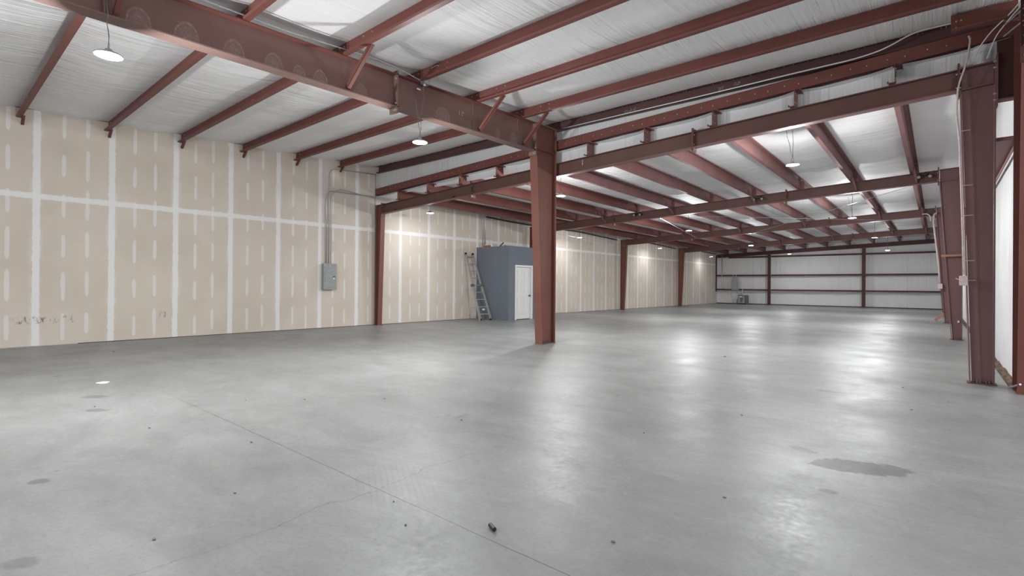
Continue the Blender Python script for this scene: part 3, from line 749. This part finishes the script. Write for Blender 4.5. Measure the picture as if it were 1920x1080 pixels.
for (x, y, w) in ((-6.2, -2.7, 'left behind the camera'), (1.4, -2.7, 'straight behind the camera'), (3.2, 3.0, 'to the right of the camera'), (4.8, 6.5, 'in the right corner')):  # unseen lamps added to brighten the near hall
    place_lamp(x, y, 3.5, ZA(y) + .1, 'added high bay lamp filling the near hall, outside the view, ' + w, 'added high bay lamps outside the view', dim=1.1 if x > 2 else .6, boost=.4)

# ------------------------------------------------------------------ junction box, conduit over the rafter
jb = empty('junction_box', 'grey junction box on the scuffed rafter with lamp cord below', 'junction box', (-6.30, 5.24, 4.48))
b = BM(); box(b, -6.332, -6.235, 5.18, 5.30, 4.455, 4.545); part('body', b, 'galv', jb)
b = BM(); lathe(b, [(0, 4.455), (.02, 4.455), (.02, 4.43), (0, 4.43)], 10, -6.285, 5.22); part('connector', b, 'white', jb)
b = BM(); box(b, -6.325, -6.32, 5.10, 5.17, 4.35, 4.372); part('label_plate', b, 'white', jb)
b = BM(); tube(b, bend([(-6.31, 1.3, ZA(1.3) + .06), (-6.31, 3.0, ZA(3.0) + .03), (-6.31, 4.3, ZA(4.3) + .09), (-6.31, 4.75, ZA(4.7) + .07), (-6.31, 5.178, 4.50)], .1), .008, 6)
tag(obj('conduit', b, 'galv', origin=(-6.31, 1.3, 4.4)), 'thin grey conduit lying along the top of the scuffed rafter', 'conduit')
b = BM(); tube(b, bend([(-6.28, 5.28, 4.53), (-6.24, 5.32, 4.62), (-6.10, 5.20, 4.66), (-5.95, 5.197, 4.66)], .06), .010, 6)
tag(obj('conduit', b, 'galv', origin=(-6.28, 5.28, 4.53)), 'short white conduit curling from the junction box onto the purlin', 'conduit')

# ------------------------------------------------------------------ electrical panel on the left wall and its conduits
def breaker_panel(name, loc, w, h, d, face, label, cat='electrical panel'):
    """box lying in the YZ plane facing +X (face='x') or in the XZ plane facing -Y"""
    r = empty(name, label, cat, loc)
    def L(a0, a1, b0, b1, c0, c1):   # a across, b up, c out
        bm = BM()
        if face == 'x': box(bm, loc[0] + c0, loc[0] + c1, loc[1] + a0, loc[1] + a1, loc[2] + b0, loc[2] + b1)
        else: box(bm, loc[0] + a0, loc[0] + a1, loc[1] - c1, loc[1] - c0, loc[2] + b0, loc[2] + b1)
        return bm
    b = L(-w/2 + .01, w/2 - .01, .01, h - .01, 0, d); bmesh.ops.bevel(b, geom=b.edges[:], offset=.004, segments=1, affect='EDGES'); part('enclosure', b, 'grey', r)
    b = L(-w/2, w/2, 0, h, d, d + .010); bmesh.ops.bevel(b, geom=b.edges[:], offset=.003, segments=1, affect='EDGES'); part('cover', b, 'grey', r)
    b = L(-w/2 + .05, w/2 - .04, .06, h - .06, d + .010, d + .016); bmesh.ops.bevel(b, geom=b.edges[:], offset=.003, segments=1, affect='EDGES'); dr = part('door', b, 'grey', r)
    b = L(w/2 - .11, w/2 - .06, h * .48, h * .48 + .025, d + .016, d + .021); o = part('latch', b, 'black', r); o.parent = dr
    b = L(w/2 - .11, w/2 - .07, h * .40, h * .40 + .035, d + .016, d + .018); o = part('sticker', b, 'white', r); o.parent = dr
    for (aa, bb) in ((-w/2 + .025, .05), (-w/2 + .025, h * .5), (-w/2 + .025, h - .05), (w/2 - .02, h * .5)):
        b = L(aa - .006, aa + .006, bb - .006, bb + .006, d + .010, d + .014); part('screw', b, 'bolt', r)
    return r
px = XW(7.5)
breaker_panel('breaker_panel', (px, 7.50, 1.085), .40, .735, .13, 'x', 'grey electrical panel on the taped drywall with conduits above')
def pipe(name, pts, r, mat, label, cat='conduit', rad=.12, group=None):
    b = BM(); tube(b, bend(pts, rad, 6), r, 8); o = obj(name, b, mat, None, True, origin=tuple(pts[0])); tag(o, label, cat, group); return o
xa = px + .045
pipe('conduit', [(xa, 7.42, 1.81), (xa, 7.42, 3.88), (xa + .05, 9.0, 3.90), (-12.95, 9.6, 3.86), (-12.98, 13.45, 3.86), (-12.98, 13.62, 3.80), (-12.98, 13.64, 2.70)], .016, 'galv', 'grey conduit from the left wall panel turning right toward the blue office', rad=.22)
pipe('conduit', [(xa, 7.50, 1.81), (xa, 7.50, 4.0), (xa + .02, 7.5, 4.50), (xa + .02, 7.9, 4.54), (xa + .02, 9.04, 4.60)], .014, 'galv', 'tallest conduit above the left wall panel, reaching the roof purlin', rad=.2)
pipe('conduit', [(xa, 7.565, 1.81), (xa, 7.565, 3.80), (xa + .03, 7.8, 3.98), (xa + .05, 9.1, 3.84), (-12.95, 9.7, 3.80), (-12.2, 10.1, 3.78)], .008, 'galv', 'thinnest cable rising from the left wall panel and sagging right', 'cable', rad=.2)
b = BM(); box(b, px + .001, px + .10, 7.35, 7.64, 1.2, 1.21); b.free()
pipe('conduit', [(-12.93, 13.4, 3.93), (-12.93, 13.55, 3.90), (-12.93, 13.62, 3.80), (-12.93, 13.70, 3.70), (-12.93, 13.70, 2.68)], .022, 'galv', 'grey conduit dropping behind the top edge of the blue office', rad=.18)
pipe('cable', [(-12.90, 13.75, 3.80), (-12.90, 15.0, 3.76), (-12.88, 16.9, 3.74), (-12.86, 20.0, 3.78), (-12.84, 23.7, 3.66)], .028, 'black', 'thick black cable along the wall top above the blue office', 'cable', .3)
pipe('cable', [(-12.80, 24.3, 3.70), (-12.78, 27.6, 3.76), (-12.74, 31.2, 3.66)], .028, 'black', 'thick black cable along the wall top before the fourth rafter', 'cable', .3)
pipe('cable', [(-12.70, 31.7, 3.70), (-12.66, 35, 3.74), (-12.6, 38.4, 3.66)], .028, 'black', 'thick black cable along the wall top nearest the rear wall', 'cable', .3)

# ------------------------------------------------------------------ blue office with door
of = empty('office_booth', 'slate blue painted office booth standing against the left wall', 'booth', (-12.3, 14.4, 0))
XO, Y0, Y1_, HO = -11.5, 13.42, 15.75, 2.64
b = BM(); box(b, XW(13.4) + .01, XO, Y0, Y0 + .12, 0, HO); box(b, XO - .12, XO, Y1_ - .12, Y1_, 0, HO); box(b, XW(15) + .01, XO, Y1_ - .12, Y1_, 0, HO)
DY0, DY1, DH = 13.80, 14.72, 1.93
b = BM(); prism(b, [(XW(13.4) + .01, Y0, 0), (XO, Y0, 0), (XO, Y0, HO), (XW(13.4) + .01, Y0, HO)], (0, .12, 0)); part('end_wall', b, 'blue', of)
b = BM(); prism(b, [(XO, Y0 + .121, 0), (XO, DY0, 0), (XO, DY0, DH), (XO, DY1, DH), (XO, DY1, 0), (XO, Y1_, 0), (XO, Y1_, HO), (XO, Y0 + .121, HO)], (-.12, 0, 0)); part('front_wall', b, 'blue', of)
b = BM(); box(b, XW(15.7) + .01, XO - .121, Y1_ - .12, Y1_, 0, HO); part('end_wall', b, 'blue', of)
b = BM(); box(b, XW(15) + .04, XO - .01, Y0 + .01, Y1_ - .01, HO - .05, HO - .01); part('roof_deck', b, 'slabedge', of)
# door: casing, leaf, panels, knob
dr = empty('door_1', None, None); dr['kind'] = 'structure'; dr.location = (XO, (DY0 + DY1) / 2, 0)
b = BM(); T = .065
prism(b, [(XO, DY0 - T + .02, 0), (XO, DY0 + .02, 0), (XO, DY0 + .02, DH - .02), (XO, DY1 - .02, DH - .02), (XO, DY1 - .02, 0), (XO, DY1 + T - .02, 0), (XO, DY1 + T - .02, DH + T - .02), (XO, DY0 - T + .02, DH + T - .02)], (.018, 0, 0)); part('casing', b, 'white', dr)
b = BM(); prism(b, [(XO, DY0, 0), (XO, DY0 + .018, 0), (XO, DY0 + .018, DH - .018), (XO, DY1 - .018, DH - .018), (XO, DY1 - .018, 0), (XO, DY1, 0), (XO, DY1, DH), (XO, DY0, DH)], (-.12, 0, 0)); part('jamb', b, 'white', dr)
LY0, LY1 = DY0 + .02, DY1 - .02; xf = XO - .05
b = BM(); box(b, xf - .035, xf, LY0, LY1, .025, DH - .02); lf = part('leaf', b, 'white', dr)
W_ = LY1 - LY0; cw = (W_ - .30) / 2
for c0 in (LY0 + .10, LY0 + .20 + cw):
    for (z0, z1) in ((.20, .82), (.98, 1.50), (1.60, 1.82)):
        b = BM()
        for (a0, a1, e0, e1) in ((c0, c0 + cw, z0, z0 + .014), (c0, c0 + cw, z1 - .014, z1), (c0, c0 + .014, z0, z1), (c0 + cw - .014, c0 + cw, z0, z1), (c0 + .035, c0 + cw - .035, z0 + .035, z1 - .035)):
            box(b, xf, xf + .008, a0, a1, e0, e1)
        o = part('raised_panel', b, 'white', dr); o.parent = lf
b = BM(); tube(b, [(xf, LY1 - .07, .87), (xf + .012, LY1 - .07, .87)], .03, 14); tube(b, [(xf + .012, LY1 - .07, .87), (xf + .045, LY1 - .07, .87)], .012, 10)
tube(b, [(xf + .04, LY1 - .07, .87), (xf + .05, LY1 - .07, .87), (xf + .07, LY1 - .07, .87)], .028, 14); o = part('door_knob', b, 'greyd', dr); o.parent = lf
# things left on the office roof
vf = empty('pipe_fitting', 'white plastic pipe fitting on the roof corner of the blue office', 'pipe fitting', (-12.78, 13.55, HO))
b = BM(); tube(b, bend([(-12.72, 13.52, HO + .02), (-12.72, 13.52, HO + .09), (-12.45, 13.52, HO + .10), (-12.4, 13.52, HO + .0)], .03), .03, 10); part('elbow', b, 'white', vf, True)
b = BM(); tube(b, [(-12.66, 13.55, HO + .08), (-12.66, 13.55, HO + .26)], .022, 10); part('riser', b, 'white', vf, True)
b = BM(); box(b, -12.74, -12.46, 13.44, 13.5, HO, HO + .05); o = obj('wood_block', b, 'redtag', origin=(-12.6, 13.47, HO)); tag(o, 'small reddish block on the roof edge of the blue office', 'block')
b = BM(); angle_bar(b, (-12.2, 13.7, HO), (-12.02, 13.72, HO + .15), .03); o = obj('metal_offcut', b, 'red', origin=(-12.2, 13.7, HO)); tag(o, 'red steel offcut sticking up from the blue office roof', 'offcut')
for xx, sd in ((-11.98, 'left'), (-11.75, 'right')):
    b = BM(); lathe(b, [(0, HO), (.03, HO), (.025, HO + .03), (0, HO + .035)], 8, xx, 13.5); o = obj('debris_lump', b, 'black', origin=(xx, 13.5, HO)); tag(o, 'tiny black lump on the blue office roof edge, %s of the pair' % sd, 'debris', 'black lumps on the office roof')

# ------------------------------------------------------------------ articulated ladder leaning on the wall
ld = empty('ladder', 'worn aluminium multi-position ladder leaning between drywall and blue office', 'ladder', (-12.2, 13.0, 0))
bA, bB = Vector((-12.26, 12.80, 0)), Vector((-12.16, 13.22, 0))      # feet
tA, tB = Vector((-13.0, 12.74, 2.37)), Vector((-13.0, 13.16, 2.37))  # top
for s_, (p, q) in enumerate(((bA, tA), (bB, tB))):
    mid = p.lerp(q, .52)
    b = BM(); d = (q - p).normalized(); n1 = Vector((0, 1, 0)); n1 = (n1 - d * n1.dot(d)).normalized(); n2 = d.cross(n1)
    prism(b, [p + n1 * .014 - n2 * .035, p + n1 * .014 + n2 * .035, p - n1 * .014 + n2 * .035, p - n1 * .014 - n2 * .035], (mid - p)); part('lower_rail', b, 'alu', ld)
    off = n1 * (.03 if s_ == 0 else -.03)
    m2 = p.lerp(q, .42) + off; q2 = q + off
    b = BM(); prism(b, [m2 + n1 * .013 - n2 * .03, m2 + n1 * .013 + n2 * .03, m2 - n1 * .013 + n2 * .03, m2 - n1 * .013 - n2 * .03], (q2 - m2)); part('upper_rail', b, 'alu', ld)
    b = BM(); e = q2 + d * .03; prism(b, [q2 + n1 * .018 - n2 * .035 - d * .03, q2 + n1 * .018 + n2 * .035 - d * .03, q2 - n1 * .018 + n2 * .035 - d * .03, q2 - n1 * .018 - n2 * .035 - d * .03], d * .07); part('end_cap', b, 'black', ld)
    b = BM(); tube(b, [mid - n1 * .05, mid + n1 * .05], .055, 14); part('hinge', b, 'greyd', ld)
    b = BM(); prism(b, [p + n1 * .02 - n2 * .045, p + n1 * .02 + n2 * .045, p - n1 * .02 + n2 * .045, p - n1 * .02 - n2 * .045], d * .05); part('foot', b, 'black', ld)
    # outer flared base leg
    fo = p + n1 * (.05 if s_ else -.05)
    b = BM(); f2 = p.lerp(q, .34); prism(b, [fo + n1 * .01 - n2 * .03, fo + n1 * .01 + n2 * .03, fo - n1 * .01 + n2 * .03, fo - n1 * .01 - n2 * .03], (f2 - fo)); part('flared_leg', b, 'alu', ld)
for k in range(9):
    t = .09 + k * .108
    p, q = bA.lerp(tA, t), bB.lerp(tB, t)
    b = BM(); d = (q - p).normalized(); n2 = Vector((1, 0, .2)).normalized(); n3 = d.cross(n2)
    prism(b, [p + n2 * .02 - n3 * .012, p + n2 * .02 + n3 * .012, p - n2 * .02 + n3 * .012, p - n2 * .02 - n3 * .012], q - p); part('rung', b, 'alu', ld)
b = BM(); p = bA.lerp(bB, .5).lerp(tA.lerp(tB, .5), .16); box(b, p.x + .03, p.x + .034, p.y - .07, p.y + .05, p.z - .03, p.z + .03); part('sticker', b, 'white', ld)

# ------------------------------------------------------------------ rear wall electrical gear
breaker_panel('breaker_panel', (-11.33, 38.72, 1.02), .42, .86, .14, 'y', 'grey electrical panel on the rear wall above the transformer')
tr = empty('transformer', 'grey floor-standing transformer cabinet at the rear wall', 'transformer', (-10.75, 38.5, 0))
b = BM(); box(b, -10.98, -10.52, 38.2, 38.62, .08, .60); bmesh.ops.bevel(b, geom=b.edges[:], offset=.01, segments=1, affect='EDGES'); part('cabinet', b, 'grey', tr)
b = BM(); box(b, -11.0, -10.36, 38.18, 38.64, .60, .66); part('lid', b, 'greyd', tr)
b = BM(); box(b, -10.50, -10.36, 38.2, 38.62, .08, .60); part('side_section', b, 'greyd', tr)
b = BM(); prism(b, [(-10.86, 38.195, .5), (-10.62, 38.195, .5), (-10.66, 38.195, .2), (-10.78, 38.195, .12)], (0, .004, 0)); part('vent_panel', b, 'greyd', tr)
b = BM(); box(b, -10.86, -10.70, 38.188, 38.192, .5, .57); part('rating_label', b, 'white', tr)
for xx in (-10.95, -10.42):
    b = BM(); box(b, xx - .03, xx + .03, 38.25, 38.6, 0, .08); part('foot', b, 'greyd', tr)
pipe('conduit', [(-12.25, 38.66, 3.62), (-12.25, 38.66, 1.25), (-12.05, 38.66, 1.10), (-11.54, 38.66, 1.10)], .026, 'galv', 'tall grey conduit on the rear wall looping to the rear panel', rad=.22)
for xx, sd in ((-11.43, 'left'), (-11.24, 'right')):
    pipe('conduit', [(xx, 38.62, 1.87), (xx, 38.62, 2.13)], .028, 'galv', sd + ' short conduit stub on top of the rear wall panel', group='conduit stubs above the rear panel')
pipe('conduit', [(-11.12, 38.6, 1.10), (-11.02, 38.55, .95), (-10.92, 38.5, .66)], .03, 'galv', 'flexible conduit from the rear panel down to the transformer', rad=.08)
pipe('conduit', [(-10.78, 38.66, 1.12), (-10.80, 38.6, .95), (-10.80, 38.5, .66)], .028, 'galv', 'upright conduit on the transformer lid', rad=.05)
pipe('cable', [(-11.0, 38.3, .5), (-11.03, 38.3, .3), (-11.08, 38.3, .04)], .02, 'black', 'black cable tail hanging beside the transformer', 'cable', .05)

# ------------------------------------------------------------------ right side: conduits, boxes, cables, kicker, pipe
yc = YF[0] - .13
def xin(z): return RIN_B[0] + (RIN_T[0] - RIN_B[0]) * z / 3.92 - .025
pts = [(.30, 8.86, 4.56), (.315, 8.86, 4.50), (.29, 8.88, 4.25), (.20, 8.93, 3.95), (.185, 8.95, 3.6)] + [(xin(z), yc + .04, z) for z in (3.2, 2.4, 1.6, 1.43)]
pipe('conduit', pts, .011, 'pink', 'pale conduit running down the inner edge of the nearest right column', rad=.1)
sw = empty('switch_box', 'pale switch box at hand height on the nearest right column', 'switch box', (xin(1.35), yc, 1.29))
b = BM(); box(b, xin(1.35) - .05, xin(1.35) + .035, yc - .03, yc + .05, 1.29, 1.42); bmesh.ops.bevel(b, geom=b.edges[:], offset=.006, segments=1, affect='EDGES'); part('body', b, 'pink', sw)
b = BM(); tube(b, [(xin(1.35) - .05, yc, 1.37), (xin(1.35) - .085, yc, 1.385)], .007, 6); part('toggle', b, 'pink', sw)
for i, z in enumerate((3.35, 2.62, 2.22, 1.62, 1.36)):
    b = BM(); tube(b, [(xin(z) - .01, yc + .03, z), (xin(z) + .11, yc + .03, z)], .004, 6); o = obj('pipe_strap', b, 'pink', origin=(xin(z), yc, z))
    tag(o, '%s pale strap pin across the nearest right column, counted from the top' % ORD[i], 'strap', 'strap pins on the nearest right column')
pipe('pipe', [(.07, 16.24, 2.045), (.50, 16.24, 2.06)], .028, 'salmon', 'salmon-coloured pipe lying across the second right column', 'pipe')
b = BM(); lathe(b, [(0, .42), (.022, .42), (.022, .47), (0, .47)], 10, .40, 16.36); o = obj('outlet_cap', b, 'white', origin=(.40, 16.36, .42)); tag(o, 'small white cap low on the second right column', 'cap')
pipe('conduit', [(-.02, 23.8, 3.98), (-.10, 23.8, 3.95), (-.12, 23.8, 3.70), (.02, 23.8, 2.2), (.07, 23.8, 1.40)], .028, 'pink', 'pale conduit curving down the third right column', rad=.2)
pipe('conduit', [(-.45, 23.8, 3.98), (-.28, 23.8, 3.97), (-.20, 23.8, 3.86), (-.19, 23.8, 3.70)], .022, 'pink', 'short pale conduit elbow at the top of the third right column', rad=.15)
b = BM(); box(b, .02, .14, 23.74, 23.86, 1.24, 1.42); o = obj('switch_box', b, 'pink', origin=(.08, 23.8, 1.24)); tag(o, 'pale switch box on the third right column', 'switch box')
b = BM(); angle_bar(b, (-.02, 24.75, .02), (.22, 25.0, .28), .10); o = obj('floor_kicker', b, 'salmon', origin=(0, 24.9, 0)); tag(o, 'small brown strut kicking from the floor beside the third right column', 'strut')
# loose cables near the top right
pipe('cable', [(-6.2, 9.03, 4.662), (-3.5, 9.04, 4.664), (-2.6, 9.035, 4.666), (-1.9, 9.035, 4.675), (-.95, 9.03, 4.672), (-.6, 9.0, 4.70), (-.25, 8.95, 4.83), (.13, 8.92, 4.80), (.5, 8.9, 4.83)], .010, 'white', 'long white cable resting on the eave strut lip', 'cable', .3)
pipe('cable', [(.735, 8.3, 4.62), (.66, 8.5, 4.58), (.50, 8.75, 4.50), (.40, 8.88, 4.38), (.345, 8.95, 4.24)], .007, 'white', 'upper white cable slanting down from the corner column', 'cable', .1)
pipe('cable', [(.735, 8.3, 4.56), (.67, 8.5, 4.54), (.55, 8.75, 4.44), (.50, 8.9, 4.30), (.48, 8.95, 4.24)], .007, 'white', 'lower white cable slanting down from the corner column', 'cable', .1)
for i, (z, dx) in enumerate(((4.47, .13), (4.33, .14))):
    b = BM(); tube(b, [(.745, 8.16, z), (.745 - dx, 8.5, z - .01)], .009, 8); o = obj('threaded_rod', b, 'galv', origin=(.745, 8.2, z)); tag(o, '%s bright bolt rod projecting from the corner column' % ('upper', 'lower')[i], 'rod', 'bolt rods at the corner column')
b = BM()
sheet(b, 16, 12, lambda u, v: (.345 + .19 * u + .01 * math.sin(v * 9), 9.13 - .055 * math.sin(PI * u) - .01 * math.sin(v * 14), 4.20 + .28 * v))
o = obj('insulation_roll', b, 'insW', None, True, origin=(.45, 9.1, 4.2)); tag(o, 'bulging white insulation tucked above the nearest right column', 'insulation')
b = BM(); tube(b, [(.69, 8.80, .02), (.755, 8.45, .12)], .012, 8); o = obj('pipe_offcut', b, 'galv', origin=(.69, 8.8, .02)); tag(o, 'short grey rod at the foot of the corner column', 'offcut')

# emergency lamp heads on the second rafter
for i, (x, z, lb) in enumerate(((-8.0, 3.76, 'twin-head emergency lamp on the second rafter, left of centre'), (-4.10, 3.90, 'twin-head emergency lamp on the second rafter, right of centre'), (-.26, 4.06, 'twin-head emergency lamp on the second rafter by the right column'))):
    el = empty('emergency_lamp', lb, 'lamp', (x, 16.3, z), 'emergency lamps on the second rafter')
    b = BM(); box(b, x - .05, x + .05, 16.24, 16.37, z + .02, z + .07); part('body', b, 'black', el)
    for s_ in (-.11, .11):
        b = BM(); tube(b, [(x + s_, 16.26, z), (x + s_, 16.16, z - .03)], .045, 12); hd = part('lamp_head', b, 'black', el)
        b = BM(); tube(b, [(x + s_, 16.16, z - .03), (x + s_, 16.152, z - .033)], .036, 12); o = part('lens', b, 'grey', el); o.parent = hd
# bracing rods under the far roof
for i, (p, q, lb) in enumerate((((-6.6, 16.5, 3.62), (-1.0, 23.8, 3.78), 'thin bracing rod sloping left to right below the third bay roof'),
                                ((-.6, 16.5, 3.86), (-6.4, 23.8, 3.58), 'thin bracing rod sloping right to left below the third bay roof'),
                                ((-7.3, 16.5, 3.60), (-8.7, 23.8, 3.55), 'thin bracing rod left of the middle lamp row'),
                                ((-12.0, 16.5, 3.40), (-12.3, 23.8, 3.30), 'thin bracing rod near the left wall'))):
    b = BM(); tube(b, [p, q], .006, 6); o = obj('bracing_rod', b, 'galv', origin=p); tag(o, lb, 'rod', 'bracing rods under the far roof')

# ------------------------------------------------------------------ litter on the floor
b = BM(); tube(b, [(-1.757, 1.917, .013), (-1.705, 1.893, .013)], .0115, 12); o = obj('rubber_scrap', b, 'black', origin=(-1.73, 1.905, 0)); tag(o, 'short black tube scrap on the foreground concrete', 'scrap')
b = BM(); rnd = random.Random(4)
pts = [(-7.88 + .10 * math.cos(a) * rnd.uniform(.6, 1.1), 1.49 + .07 * math.sin(a) * rnd.uniform(.6, 1.1), .001) for a in [k * 2 * PI / 11 for k in range(11)]]
prism(b, pts, (0, 0, .006)); o = obj('paper_scrap', b, 'white', origin=(-7.88, 1.49, 0)); tag(o, 'flat white scrap lying on the concrete at left', 'scrap')
chips = [(-5.148, 1.29), (-6.42, 1.15), (-3.183, 1.225), (-5.613, 2.264), (-.324, 8.0), (-2.379, 1.774), (-2.101, 1.642), (-.959, 3.1), (-3.347, 3.25), (-4.6, 3.3), (-5.2, 2.7), (-1.9, 4.0),
         (-.2, 6.6), (-1.2, 2.2), (-8.3, 3.4), (-1.45, 5.2), (-3.9, 4.6), (.1, 7.3), (-2.9, .75), (-4.1, 1.7), (-1.6, 1.35), (-9.2, 5.0)]
for (x, y) in chips:
    b = BM(); r = rnd.uniform(.005, .010); h = rnd.uniform(.003, .006); a0 = rnd.uniform(0, 3)
    prism(b, [(x + r * rnd.uniform(.5, 1.8) * math.cos(a0 + k * 2 * PI / 6), y + r * rnd.uniform(.5, 1.2) * math.sin(a0 + k * 2 * PI / 6), .0008) for k in range(6)], (0, 0, h))
    o = obj('debris_chip', b, 'greyd', origin=(x, y, 0)); tag(o, 'tiny dark chip of debris lying on the open concrete floor', 'debris', 'tiny dark chips on the floor')
for (x, y, m_, lb) in ((-11.24, 2.26, 'redtag', 'tiny red scrap on the floor near the left drywall'), (-2.9, 9.3, 'redtag', 'tiny red scrap on the floor beyond the freestanding column')):
    b = BM(); prism(b, [(x, y, .001), (x + .035, y + .01, .001), (x + .03, y + .02, .001), (x - .01, y + .015, .001)], (0, 0, .01)); o = obj('plastic_scrap', b, m_, origin=(x, y, 0)); tag(o, lb, 'scrap')
